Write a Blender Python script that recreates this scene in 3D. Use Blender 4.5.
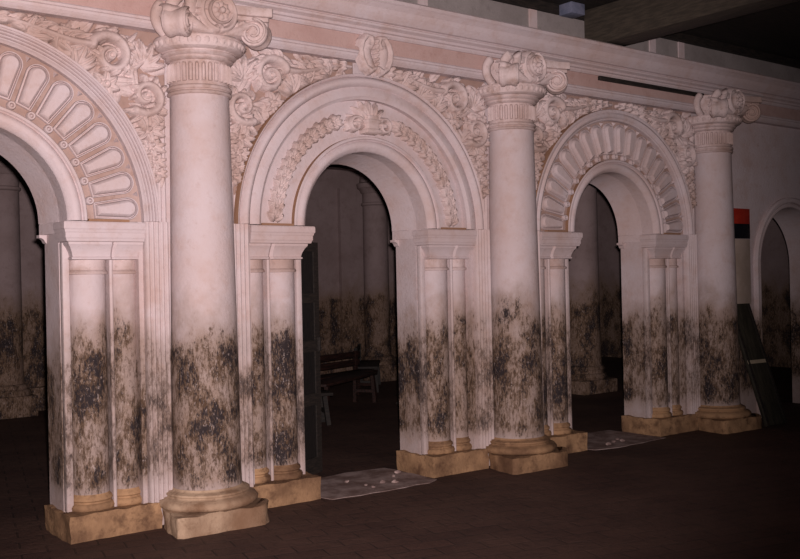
import bpy, bmesh, math, random
import numpy as np
from mathutils import Matrix, Vector
for o in list(bpy.data.objects): bpy.data.objects.remove(o)
SC = bpy.context.scene
COL = SC.collection
PI = math.pi
random.seed(7)

# ------------------------------------------------------------------ camera
PHI, PITCH, ROLL = 0.9081, 0.004, -0.0214
fw = Vector((math.cos(PHI)*math.cos(PITCH), math.sin(PHI)*math.cos(PITCH), math.sin(PITCH)))
rt = Vector((math.sin(PHI), -math.cos(PHI), 0)); up = rt.cross(fw)
r2 = math.cos(ROLL)*rt + math.sin(ROLL)*up
u2 = -math.sin(ROLL)*rt + math.cos(ROLL)*up
cd = bpy.data.cameras.new('camera'); cam = bpy.data.objects.new('camera', cd); COL.objects.link(cam)
cd.sensor_width = 36; cd.lens = 972.97/800*36; cd.clip_start = .05
CP = Vector((-3.1468, -6.2999, 1.65))
m = Matrix((( r2.x, u2.x, -fw.x, CP.x), (r2.y, u2.y, -fw.y, CP.y), (r2.z, u2.z, -fw.z, CP.z), (0, 0, 0, 1)))
cam.matrix_world = m
SC.camera = cam
# ------------------------------------------------------------------ light: the camera's flash, and a faint purple ambient from the world
w = bpy.data.worlds.new('world'); SC.world = w; w.use_nodes = True
w.node_tree.nodes['Background'].inputs[0].default_value = (.40, .33, .62, 1)
w.node_tree.nodes['Background'].inputs[1].default_value = .012
ld = bpy.data.lights.new('flash', 'SPOT'); lo = bpy.data.objects.new('flash', ld); COL.objects.link(lo)
ld.energy = 2050; ld.color = (1, .875, .88); ld.shadow_soft_size = .025
ld.spot_size = math.radians(70); ld.spot_blend = .75
lo.location = CP + r2*.045 + u2*.07 + fw*.02
aim = (Vector((0.75, 0, 2.35)) - lo.location)
lo.rotation_euler = aim.to_track_quat('-Z', 'Y').to_euler()
SC.view_settings.view_transform = 'Standard'; SC.view_settings.look = 'None'
SC.view_settings.gamma = 1; SC.view_settings.use_curve_mapping = False
SC.view_settings.exposure = 0.35

# ------------------------------------------------------------------ helpers
def prop(o, label=None, cat=None, group=None, kind=None):
    if label: o['label'] = label
    if cat: o['category'] = cat
    if group: o['group'] = group
    if kind: o['kind'] = kind
    return o
def thing(name, label, cat, loc=(0, 0, 0), group=None):
    o = bpy.data.objects.new(name, None); COL.objects.link(o); o.location = loc; o.empty_display_size = .1
    return prop(o, label, cat, group)
def mk(name, V, F, mat, parent=None, smooth=False, auto=None, off=None):
    me = bpy.data.meshes.new(name)
    me.from_pydata([tuple(map(float, v)) for v in V], [], [tuple(map(int, f)) for f in F])
    bm = bmesh.new(); bm.from_mesh(me)
    bmesh.ops.remove_doubles(bm, verts=bm.verts, dist=1e-5)
    bmesh.ops.recalc_face_normals(bm, faces=bm.faces)
    bm.to_mesh(me); bm.free()
    for mm in (mat if isinstance(mat, (list, tuple)) else [mat]): me.materials.append(mm)
    o = bpy.data.objects.new(name, me); COL.objects.link(o)
    if off is not None: o.location = off
    if parent: o.parent = parent
    if smooth:
        for p in me.polygons: p.use_smooth = True
        if auto: 
            me.set_sharp_from_angle(angle=math.radians(auto))
    return o
class MB:
    def __init__(s): s.V = []; s.F = []
    def add(s, V, F):
        n = len(s.V); s.V += [tuple(v) for v in V]; s.F += [tuple(i+n for i in f) for f in F]; return s
    def box(s, x0, x1, y0, y1, z0, z1):
        V = [(x, y, z) for z in (z0, z1) for y in (y0, y1) for x in (x0, x1)]
        return s.add(V, [(0,2,3,1),(4,5,7,6),(0,1,5,4),(2,6,7,3),(0,4,6,2),(1,3,7,5)])
    def prism(s, P, z0, z1, ax='z'):
        n = len(P)
        f = {'z': lambda p, h: (p[0], p[1], h), 'y': lambda p, h: (p[0], h, p[1]), 'x': lambda p, h: (h, p[0], p[1])}[ax]
        V = [f(p, z0) for p in P] + [f(p, z1) for p in P]
        return s.add(V, [tuple(range(n))[::-1], tuple(range(n, 2*n))] + [(i, (i+1) % n, n+(i+1) % n, n+i) for i in range(n)])
    def bar(s, a, b, wx, wz, upv=(0, 0, 1)):
        a = Vector(a); b = Vector(b); d = (b-a).normalized(); u = Vector(upv)
        if abs(d.dot(u)) > .95: u = Vector((1, 0, 0))
        r = d.cross(u).normalized()*wx/2; q = r.cross(d).normalized()*wz/2
        V = [p+i*r+j*q for p in (a, b) for i, j in ((-1,-1),(1,-1),(1,1),(-1,1))]
        return s.add(V, [(3,2,1,0),(4,5,6,7)] + [(i, (i+1) % 4, 4+(i+1) % 4, 4+i) for i in range(4)])
    def build(s, name, mat, parent=None, bevel=0, seg=2, smooth=False, auto=None, off=None):
        o = mk(name, s.V, s.F, mat, parent, smooth, auto, off)
        if bevel:
            bm = bmesh.new(); bm.from_mesh(o.data)
            bmesh.ops.bevel(bm, geom=list(bm.edges), offset=bevel, segments=seg, affect='EDGES', profile=.5, clamp_overlap=True)
            bm.to_mesh(o.data); bm.free()
            for p in o.data.polygons: p.use_smooth = True
            o.data.set_sharp_from_angle(angle=math.radians(40))
        return o
def lathe(prof, cx=0, cy=0, n=64, ymax=None, a0=0, a1=2*PI):
    full = abs(a1-a0-2*PI) < 1e-6; k = n if full else n+1
    V = []; F = []
    for r, z in prof:
        for i in range(k):
            a = a0+(a1-a0)*i/n; y = cy+r*math.sin(a)
            V.append((cx+r*math.cos(a), min(y, ymax) if ymax is not None else y, z))
    for j in range(len(prof)-1):
        for i in range(n):
            i2 = (i+1) % k; F.append((j*k+i, j*k+i2, (j+1)*k+i2, (j+1)*k+i))
    F.append(tuple(range(k))[::-1]); F.append(tuple((len(prof)-1)*k+i for i in range(k)))
    return V, F
def sweep(path, prof, closed_path=False):
    """path: list of (origin, ex, ey) ; prof: closed loop (a,b) -> origin+a*ex+b*ey"""
    V = []; n = len(prof)
    for o, ex, ey in path:
        o = Vector(o); ex = Vector(ex); ey = Vector(ey)
        V += [tuple(o+a*ex+b*ey) for a, b in prof]
    F = []
    for j in range(len(path)-1):
        for i in range(n):
            F.append((j*n+i, j*n+(i+1) % n, (j+1)*n+(i+1) % n, (j+1)*n+i))
    F += [tuple(range(n))[::-1], tuple((len(path)-1)*n+i for i in range(n))]
    return V, F
def arcpath(xc, zc, zlow, n=72):
    """vertical leg up, half circle, vertical leg down; profile a = radius, b = world y"""
    P = []
    if zlow is not None: P.append(((xc, 0, zlow), (-1, 0, 0), (0, 1, 0)))
    for i in range(n+1):
        a = PI-PI*i/n
        P.append(((xc, 0, zc), (math.cos(a), 0, math.sin(a)), (0, 1, 0)))
    if zlow is not None: P.append(((xc, 0, zlow), (1, 0, 0), (0, 1, 0)))
    return P
def reeds(r0, r1, y, n, depth, back):
    """closed profile: n rounded reeds between r0 and r1 on a face at y (towards -y)"""
    P = []
    for k in range(n):
        a = r0+(r1-r0)*k/n; b = r0+(r1-r0)*(k+1)/n
        for t in (0.06, .2, .35, .5, .65, .8, .94):
            P.append((a+(b-a)*t, y-depth*math.sin(PI*t)**.7))
    return [(r0, back)]+[(r0, y)]+P+[(r1, y)]+[(r1, back)]

from mathutils import noise as mnoise
def rough(o, amp=.008, cut=.05, sc=9):
    """worn, chipped faces: split the long edges and push the points about"""
    bm = bmesh.new(); bm.from_mesh(o.data)
    for _ in range(4):
        es = [e for e in bm.edges if e.calc_length() > cut]
        if not es: break
        bmesh.ops.subdivide_edges(bm, edges=es, cuts=1, use_grid_fill=True)
    bmesh.ops.triangulate(bm, faces=bm.faces)
    for v in bm.verts:
        d = mnoise.noise_vector(v.co*sc)+.5*mnoise.noise_vector(v.co*sc*2.7)
        if v.co.z < .01: d.z = 0
        if v.co.y > .09: d.y = min(d.y, 0)
        v.co += d*amp
        if v.co.z < 0: v.co.z = 0
    bm.to_mesh(o.data); bm.free()
    for p in o.data.polygons: p.use_smooth = True
    o.data.set_sharp_from_angle(angle=math.radians(50)); return o
# ------------------------------------------------------------------ materials
def newmat(name):
    M = bpy.data.materials.new(name); M.use_nodes = True; nt = M.node_tree
    return M, nt, nt.nodes['Principled BSDF']
def N(nt, t, **k):
    n = nt.nodes.new(t)
    for a, b in k.items(): setattr(n, a, b)
    return n
def noise(nt, vec, scale, detail=4, rough=.6):
    n = N(nt, 'ShaderNodeTexNoise'); n.inputs['Scale'].default_value = scale; n.inputs['Detail'].default_value = detail
    n.inputs['Roughness'].default_value = rough; nt.links.new(vec, n.inputs['Vector']); return n.outputs['Fac']
def ramp(nt, fac, a, b, c0=0., c1=1.):
    n = N(nt, 'ShaderNodeMapRange'); n.interpolation_type = 'SMOOTHSTEP'
    n.inputs[1].default_value = a; n.inputs[2].default_value = b; n.inputs[3].default_value = c0; n.inputs[4].default_value = c1
    nt.links.new(fac, n.inputs[0]); return n.outputs[0]
def math_(nt, op, a, b):
    n = N(nt, 'ShaderNodeMath', operation=op)
    for i, v in enumerate((a, b)):
        if isinstance(v, (int, float)): n.inputs[i].default_value = v
        else: nt.links.new(v, n.inputs[i])
    return n.outputs[0]
def mix(nt, fac, a, b):
    n = N(nt, 'ShaderNodeMix', data_type='RGBA')
    for sck, v in ((n.inputs[0], fac), (n.inputs[6], a), (n.inputs[7], b)):
        if isinstance(v, (int, float)): sck.default_value = v
        elif isinstance(v, tuple): sck.default_value = (*v, 1)
        else: nt.links.new(v, sck)
    return n.outputs[2]
def scaled(nt, vec, s):
    n = N(nt, 'ShaderNodeVectorMath', operation='MULTIPLY'); nt.links.new(vec, n.inputs[0]); n.inputs[1].default_value = s
    return n.outputs[0]
def bump(nt, bs, h, strength, dist=.02):
    b = N(nt, 'ShaderNodeBump'); b.inputs['Strength'].default_value = strength; b.inputs['Distance'].default_value = dist
    nt.links.new(h, b.inputs['Height']); nt.links.new(b.outputs[0], bs.inputs['Normal'])
def plaster(name, base=(.60, .47, .455), tint=(.43, .28, .23), mould=1., top=1.50, low=.30, dirt=.45, bmp=.4):
    M, nt, bs = newmat(name)
    g = N(nt, 'ShaderNodeNewGeometry'); pos = g.outputs['Position']
    sep = N(nt, 'ShaderNodeSeparateXYZ'); nt.links.new(pos, sep.inputs[0]); z = sep.outputs[2]
    big = noise(nt, pos, 1.3, 5, .6); mid = noise(nt, pos, 6, 6, .65); fine = noise(nt, pos, 38, 5, .7)
    c = mix(nt, ramp(nt, big, .38, .68, 0, dirt), base, tint)
    c = mix(nt, ramp(nt, mid, .46, .74, 0, dirt), c, tint)
    blot = noise(nt, pos, 16, 6, .75)
    c = mix(nt, ramp(nt, blot, .52, .78, 0, dirt), c, tuple(v*.8 for v in tint))
    c = mix(nt, ramp(nt, fine, .62, .80, 0, dirt*.7), c, (.36, .23, .17))
    hgt = fine
    if mould:
        st = noise(nt, scaled(nt, pos, (1, 1, .34)), 46, 8, .80)
        st2 = noise(nt, scaled(nt, pos, (1, 1, .38)), 75, 5, .75)
        pat = noise(nt, scaled(nt, pos, (1, 1, .7)), 3.4, 5, .65); pat2 = noise(nt, scaled(nt, pos, (1, 1, .55)), 5.0, 5, .65)
        zz = math_(nt, 'ADD', z, math_(nt, 'MULTIPLY', math_(nt, 'SUBTRACT', pat, .5), .9))
        h = ramp(nt, zz, top+.10, top-.50, 0, 1)
        lo_ = ramp(nt, z, low-.08, low+.12, .45, 1)
        h = math_(nt, 'MULTIPLY', h, lo_)
        h = math_(nt, 'MULTIPLY', h, ramp(nt, pat2, .34, .60, .82, 1.10))
        # brown film everywhere in the damp zone
        c = mix(nt, math_(nt, 'MULTIPLY', h, .82*mould), c, (.185, .115, .068))
        # ochre-brown bloom in streaks
        a = math_(nt, 'ADD', h, math_(nt, 'MULTIPLY', math_(nt, 'SUBTRACT', st, .5), 3.0))
        c = mix(nt, ramp(nt, a, .72, 1.25, 0, .9*mould), c, (.062, .033, .017))
        # black mould in patches
        b = math_(nt, 'ADD', math_(nt, 'MULTIPLY', h, 1.0), math_(nt, 'MULTIPLY', math_(nt, 'SUBTRACT', st2, .5), 2.3))
        b = math_(nt, 'ADD', b, math_(nt, 'MULTIPLY', math_(nt, 'SUBTRACT', pat2, .5), 2.4))
        c = mix(nt, ramp(nt, b, 1.02, 1.45, 0, .95*mould), c, (.020, .015, .017))
        fl = noise(nt, scaled(nt, pos, (1, 1, .5)), 55, 4, .8)
        c = mix(nt, math_(nt, 'MULTIPLY', ramp(nt, fl, .57, .66), math_(nt, 'MULTIPLY', h, .55)), c, (.42, .33, .30))
        hgt = math_(nt, 'ADD', fine, math_(nt, 'MULTIPLY', math_(nt, 'MULTIPLY', st, h), 1.2))
    nt.links.new(c, bs.inputs['Base Color']); bs.inputs['Roughness'].default_value = .85
    bs.inputs['Specular IOR Level'].default_value = .2
    bump(nt, bs, hgt, bmp, .012)
    return M
def simple(name, c0, c1, scale=8, rough=.7, stretch=(1, 1, 1), bmp=.3, spec=.3):
    M, nt, bs = newmat(name)
    tc = N(nt, 'ShaderNodeTexCoord'); v = scaled(nt, tc.outputs['Object'], stretch)
    f = noise(nt, v, scale, 6, .65)
    nt.links.new(mix(nt, ramp(nt, f, .35, .68), c0, c1), bs.inputs['Base Color'])
    bs.inputs['Roughness'].default_value = rough; bs.inputs['Specular IOR Level'].default_value = spec
    bump(nt, bs, f, bmp, .01); return M
M_PL = plaster('plaster', base=(.54, .445, .45))
M_COL = plaster('column_plaster', top=1.62, low=.26, dirt=.38, base=(.53, .44, .445))
M_STRIP = plaster('strip_plaster', base=(.54, .445, .445), mould=.72)
M_REL = plaster('carved_plaster', base=(.57, .45, .435), tint=(.37, .25, .21), mould=0, dirt=.95, bmp=.4)
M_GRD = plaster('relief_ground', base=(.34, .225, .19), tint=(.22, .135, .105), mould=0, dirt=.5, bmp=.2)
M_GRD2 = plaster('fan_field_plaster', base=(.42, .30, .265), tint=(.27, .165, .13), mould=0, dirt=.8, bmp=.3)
M_FRZ = plaster('frieze_plaster', base=(.46, .31, .28), tint=(.36, .21, .18), mould=0, dirt=.6)
M_BROWN = plaster('brown_edge_plaster', base=(.30, .165, .10), tint=(.22, .12, .08), mould=0, dirt=.6)
M_PLI = plaster('plinth_plaster', base=(.37, .215, .115), tint=(.10, .050, .028), mould=0, dirt=1., bmp=.6)
M_PLC = plaster('pale_plinth_plaster', base=(.45, .315, .215), tint=(.18, .10, .058), mould=0, dirt=1., bmp=.6)
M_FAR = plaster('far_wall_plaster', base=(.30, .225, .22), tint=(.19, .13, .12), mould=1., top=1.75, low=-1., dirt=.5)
M_UP = plaster('attic_plaster', base=(.30, .26, .25), tint=(.20, .17, .16), mould=0, dirt=.6)
M_WOOD = simple('old_dark_wood', (.010, .008, .007), (.028, .020, .016), 9, .7, (1, 8, 8))
M_BEAM = simple('beam_wood', (.036, .028, .021), (.064, .049, .036), 6, .8, (8, 1, 8))
M_DOOR = simple('door_wood', (.007, .006, .006), (.014, .011, .010), 12, .6, (8, 8, 1))
M_RED = simple('reddish_bench_wood', (.012, .006, .005), (.04, .016, .012), 7, .6, (1, 6, 6))
M_BOARD = simple('green_brown_board', (.020, .017, .012), (.042, .035, .025), 6, .6, (6, 6, 1))
M_TAPE = simple('pale_tape', (.30, .24, .17), (.36, .29, .2), 9, .6)
M_RUB = simple('pale_rubble', (.16, .10, .09), (.46, .34, .31), 5, .9, (1, 1, 1), .8)
M_THR = simple('worn_threshold', (.17, .11, .095), (.36, .27, .25), 5, .95, (1, 1, 1), .5, .1)
M_SIGNR = simple('red_paint', (.30, .018, .010), (.38, .03, .015), 9, .55, bmp=.05)
M_SIGNB = simple('black_paint', (.006, .006, .009), (.012, .011, .014), 9, .5, bmp=.05)
M_PAPER = simple('cream_panel', (.33, .25, .20), (.42, .32, .27), 3, .8, bmp=.1)
M_BOX = simple('pale_blue_box', (.10, .11, .16), (.16, .16, .22), 9, .6)
def floor_mat():
    M, nt, bs = newmat('brick_floor')
    g = N(nt, 'ShaderNodeNewGeometry'); pos = g.outputs['Position']
    mp = N(nt, 'ShaderNodeMapping'); mp.inputs['Rotation'].default_value[2] = math.radians(14); nt.links.new(pos, mp.inputs[0])
    br = N(nt, 'ShaderNodeTexBrick'); nt.links.new(mp.outputs[0], br.inputs['Vector'])
    br.inputs['Scale'].default_value = 1.6; br.inputs['Mortar Size'].default_value = .012; br.inputs['Mortar Smooth'].default_value = .6
    br.inputs['Color1'].default_value = (.068, .033, .025, 1); br.inputs['Color2'].default_value = (.050, .024, .019, 1)
    br.inputs['Mortar'].default_value = (.024, .013, .011, 1)
    a = noise(nt, pos, 1.1, 5, .6); b = noise(nt, scaled(nt, pos, (1, 1, 1)), 14, 6, .7)
    c = mix(nt, ramp(nt, a, .35, .7, 0, .6), br.outputs[0], (.10, .054, .040))
    c = mix(nt, ramp(nt, b, .62, .80, 0, .4), c, (.09, .052, .038))
    c = mix(nt, ramp(nt, b, .48, .30, 0, .5), c, (.016, .010, .009))
    nt.links.new(c, bs.inputs['Base Color']); bs.inputs['Roughness'].default_value = .75; bs.inputs['Specular IOR Level'].default_value = .25
    bump(nt, bs, math_(nt, 'ADD', b, math_(nt, 'MULTIPLY', br.outputs[1], -.5)), .6, .02)
    return M
M_FLOOR = floor_mat()

# ------------------------------------------------------------------ dimensions
S = 3.074; ZS = 2.112
ARCH = [-1.5*S+S, .5*S-S, .5*S, 1.5*S][1:]           # arch centres -1.537, 1.537, 4.611
ARCH = [-.5*S, .5*S, 1.5*S]
YW, YC, YB = .10, .24, .52                           # carved face, core face, back face
JW = .60; RB = .56; ROUT = 1.232
XL, XR = -6.2, 13.0; ZT = 4.30
A3X, A3Z, A3R = 7.88, 1.78, .69                      # the plain doorway beyond the third column

# ------------------------------------------------------------------ structure
MB().box(XL, XR, -10, 9.0, -.12, 0).build('floor', M_FLOOR).update_tag()
prop(bpy.data.objects['floor'], kind='structure')
prop(MB().box(XL, XR, -10, 9.0, ZT, ZT+.12).build('ceiling', M_WOOD), kind='structure')

W = MB()
def arch_hole(W, xc, y0, y1, ro0, ro1, wj, zs, x0, x1, ztop, zbot=0, jambs=True, n=40):
    """a slab between x0..x1, y0..y1 with an arched opening, front radius ro0 and back radius ro1"""
    def ring(y, r):
        A = [(xc+r*math.cos(PI-PI*i/n), y, zs+r*math.sin(PI-PI*i/n)) for i in range(n+1)]
        T = []
        for i in range(n+1):
            a = PI-PI*i/n; c, s_ = math.cos(a), math.sin(a)
            hx = (x1-xc) if c > 0 else (xc-x0); hz = ztop-zs
            t = min(hx/abs(c) if abs(c) > 1e-6 else 1e9, hz/s_ if s_ > 1e-6 else 1e9)
            T.append((xc+t*c, y, zs+t*s_))
        return A, T
    A0, T0 = ring(y0, ro0); A1, T1 = ring(y1, ro1)
    k = n+1; V = A0+T0+A1+T1
    F = []
    for i in range(n):
        F += [(i, i+1, k+i+1, k+i), (2*k+i+1, 2*k+i, 3*k+i, 3*k+i+1), (i+1, i, 2*k+i, 2*k+i+1), (k+i, k+i+1, 3*k+i+1, 3*k+i)]
    W.add(V, F)
    for s_, xe in ((-1, x0), (1, x1)):          # fill the two top corners
        cz = math.atan2(ztop-zs, abs(xe-xc))
    # corner triangles
    for y, (A, T) in ((y0, (A0, T0)), (y1, (A1, T1))):
        for i in range(n):
            p, q = T[i], T[i+1]
            if abs(p[0]-q[0]) > 1e-6 and abs(p[2]-q[2]) > 1e-6:
                cx = x0 if p[0]+q[0] < 2*xc else x1
                W.add([p, q, (cx, y, ztop)], [(0, 1, 2)])
    if jambs:
        W.box(x0, xc-wj, y0, y1, zbot, zs); W.box(xc+wj, x1, y0, y1, zbot, zs)
for xc in ARCH:
    arch_hole(W, xc, YC, YB, JW+.012, RB, JW, ZS, xc-S/2, xc+S/2, 3.30)
    arch_hole(W, xc, YW, YC, .613, .612, 1.10, ZS, xc-S/2, xc+S/2, 3.30, 0, True)
W.box(XL, -S, YW, YB, 0, 3.30)
arch_hole(W, A3X, YW, YB, A3R, A3R, A3R, A3Z, 2*S, 9.7, 3.30)
W.box(9.7, XR, YW, YB, 0, 3.30)
W.box(XL, XR, YW, YB, 3.30, 3.90); prop(W.build('wall_front', M_PL), kind='structure')

F_ = MB(); F_.box(XL, XR, 7.5, 7.8, 0, ZT)
for k in range(-2, 4):
    xc = .65+k*S
    for s_ in (-1, 1): F_.box(xc+s_*.40-.10, xc+s_*.40+.10, 7.42, 7.5, .32, 3.3)
F_.box(XL, XR, 7.36, 7.5, 0, .32); F_.box(XL, XR, 7.3, 7.5, 3.62, 3.9)
prop(F_.build('wall_back', M_FAR), kind='structure')
prop(MB().box(XR, XR+.2, -10, 9, 0, ZT).build('wall_right', M_FAR), kind='structure')
prop(MB().box(XL-.2, XL, -10, 9, 0, ZT).build('wall_left', M_FAR), kind='structure')

# entablature, one run of moulding along the whole wall
def yprof(name, P, mat, x0=XL, x1=XR):
    V, F = sweep([((x0, 0, 0), (0, 1, 0), (0, 0, 1)), ((x1, 0, 0), (0, 1, 0), (0, 0, 1))], P)
    return prop(mk(name, V, F, mat), kind='structure')
prop(MB().box(XL, XR, .16, YB, 3.901, ZT).build('trim_5', M_UP), kind='structure')
yprof('trim_1', [(.099, 3.44), (.02, 3.44), (.0, 3.455), (-.015, 3.47), (-.02, 3.485), (-.012, 3.495), (-.012, 3.51), (-.004, 3.52), (.099, 3.52)], M_PL)
yprof('trim_2', [(.099, 3.52), (0, 3.52), (0, 3.645), (.099, 3.645)], M_FRZ)
yprof('trim_3', [(.099, 3.645), (-.015, 3.645), (-.03, 3.66), (-.03, 3.675), (-.05, 3.68), (-.05, 3.70), (-.085, 3.715), (-.09, 3.73),
                 (-.075, 3.738), (-.075, 3.744), (-.10, 3.75), (-.125, 3.775), (-.145, 3.80), (-.165, 3.835), (-.20, 3.865), (-.215, 3.875),
                 (-.215, 3.90), (-.20, 3.915), (.15, 3.925), (.159, 3.925), (.159, 3.902), (.099, 3.895)], M_PL)
prop(MB().box(XL, XR, .10, .16, 4.22, ZT).build('trim_4', M_WOOD), kind='structure')

# beams
b = MB().box(4.21, 4.51, -9.5, .098, 3.93, 4.298)
prop(b.build('ceiling_beam', M_BEAM, bevel=.012), 'heavy brown timber beam resting on the cornice above the right arch', 'beam')

# pale strips of the low attic wall above the cornice
for i, x in enumerate((2.2, 3.55, 5.35, 5.85)):
    o = MB().box(x-.05, x+.05, .142, .158, 3.93, 4.215).build('attic_strip', M_PL)
    prop(o, ['pale upright strip on the attic wall above the middle arch', 'pale upright strip above the cornice left of the big beam',
             'first pale upright strip on the attic wall right of the big beam', 'second pale upright strip on the attic wall right of the big beam'][i], 'strip', 'upright strips on the attic wall')
o = MB().box(3.86, 4.02, -.02, .13, 3.927, 3.99)
MB().box(3.86, 4.05, -.06, .10, 4.19, 4.297).build('ceiling_box', M_BOX, bevel=.006)
prop(bpy.data.objects['ceiling_box'], 'small bluish box fixed under the ceiling left of the big beam', 'box')
o = MB().box(4.28, 5.98, -.040, -.002, 3.600, 3.640).build('timber_batten', M_WOOD, bevel=.004)
prop(o, 'long dark batten lying along the frieze above the right arch', 'batten')

# ------------------------------------------------------------------ carved relief (height fields on the wall face)
class HF:
    """a carving: many overlapping leaves and ribs, raised from the wall face"""
    def __init__(s, x0, x1, z0, z1, step=.0065):
        s.x = np.arange(x0, x1+step, step); s.z = np.arange(z0, z1+step, step)
        s.X, s.Z = np.meshgrid(s.x, s.z, indexing='ij'); s.H = np.zeros_like(s.X)
    def leaf(s, px, pz, ang, L, w, h, curve=0., base=.3, crease=.35):
        ca, sa = math.cos(ang), math.sin(ang); dx = s.X-px; dz = s.Z-pz
        u = (dx*ca+dz*sa)/L; v = (-dx*sa+dz*ca)/L
        v = v-curve*np.clip(u, 0, 1.2)**2
        ok = (u > 0) & (u < 1)
        uu = np.clip(u, .0001, .9999)
        ww = (w/L)*np.sin(PI*uu**.62)**.75+1e-4
        q = np.abs(v)/ww
        prof = np.sqrt(np.clip(1-q*q, 0, 1))
        hh = h*(base+(1-base)*np.sin(PI*uu**1.25)**.8)*prof*(1-crease*np.exp(-(q/.22)**2))
        s.H = np.maximum(s.H, np.where(ok & (q < 1), hh, 0)); return s
    def rib(s, P, w, h, base=0):
        P = np.array(P); n = len(P)
        best = np.zeros_like(s.H)
        for i in range(n-1):
            a = P[i]; b = P[i+1]; d = b-a; L2 = (d**2).sum()+1e-12
            t = np.clip(((s.X-a[0])*d[0]+(s.Z-a[1])*d[1])/L2, 0, 1)
            D = np.hypot(s.X-a[0]-t*d[0], s.Z-a[1]-t*d[1])
            f = (i+t)/(n-1)
            ww = (w[0]+(w[1]-w[0])*f) if isinstance(w, tuple) else w
            hh = (h[0]+(h[1]-h[0])*f) if isinstance(h, tuple) else h
            best = np.maximum(best, np.where(D < ww, base+hh*np.sqrt(np.clip(1-(D/ww)**2, 0, 1)), 0))
        s.H = np.maximum(s.H, best); return s
    def dome(s, px, pz, r, h, base=0, flat=.5):
        D = np.hypot(s.X-px, s.Z-pz)/r
        s.H = np.maximum(s.H, np.where(D < 1, base+h*np.clip(1-D*D, 0, 1)**flat, 0)); return s
    def dent(s, px, pz, r, h):
        D = np.hypot(s.X-px, s.Z-pz)/r
        s.H = np.where(D < 1, np.maximum(s.H-h*np.sqrt(np.clip(1-D*D, 0, 1)), .004), s.H); return s
    def clip(s, mask): s.H = np.where(mask(s.X, s.Z), s.H, 0); return s
    def build(s, name, mat, parent, y0, off):
        ok = s.H > .003; nx, nz = s.H.shape
        face = (ok[:-1, :-1] | ok[1:, :-1] | ok[:-1, 1:] | ok[1:, 1:])
        H = np.where(ok, s.H, 0.)
        idx = -np.ones((nx, nz), int); use = np.zeros((nx, nz), bool)
        use[:-1, :-1] |= face; use[1:, :-1] |= face; use[:-1, 1:] |= face; use[1:, 1:] |= face
        idx[use] = np.arange(use.sum())
        V = np.stack([s.X[use]-off[0], y0-H[use]-off[1], s.Z[use]-off[2]], 1)
        I, J = np.nonzero(face)
        if len(I) < 4: return None
        F = np.stack([idx[I, J], idx[I+1, J], idx[I+1, J+1], idx[I, J+1]], 1)
        me = bpy.data.meshes.new(name)
        me.from_pydata(V.tolist(), [], F.tolist()); me.materials.append(mat)
        for p in me.polygons: p.use_smooth = True
        o = bpy.data.objects.new(name, me); COL.objects.link(o); o.parent = parent
        return o
def spiral(cx, cz, r0, r1, a0, turns, sgn, n=40):
    return [(cx+(r0+(r1-r0)*(i/n)**.8)*math.cos(a0+sgn*2*PI*turns*i/n), cz+(r0+(r1-r0)*(i/n)**.8)*math.sin(a0+sgn*2*PI*turns*i/n)) for i in range(n+1)]
def bez(p0, p1, p2, p3, n=16):
    return [tuple((1-t)**3*a+3*(1-t)**2*t*b+3*(1-t)*t*t*c+t**3*d for a, b, c, d in zip(p0, p1, p2, p3)) for t in [i/n for i in range(n+1)]]
def frond(h, P, n, L, w, hgt, ang=.9, sides=(1, -1), curve=.25, rng=None):
    """leaflets along a spine, on one or both sides; L, w are (start,end)"""
    P = np.array(P); seg = np.hypot(*np.diff(P, axis=0).T); cum = np.concatenate([[0], np.cumsum(seg)]); T = cum[-1]
    for k in range(n):
        f = (k+.5)/n; d = f*T; i = min(np.searchsorted(cum, d, 'right')-1, len(P)-2)
        t = (d-cum[i])/max(seg[i], 1e-9); p = P[i]+t*(P[i+1]-P[i]); th = math.atan2(P[i+1][1]-P[i][1], P[i+1][0]-P[i][0])
        l = L[0]+(L[1]-L[0])*f; ww = w[0]+(w[1]-w[0])*f
        for sd in sides:
            j = rng.uniform(-.12, .12) if rng else 0
            h.leaf(p[0], p[1], th+sd*(ang+j), l*(1+j*.8), ww, hgt*(1+j), curve=-sd*curve, crease=.3)
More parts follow.
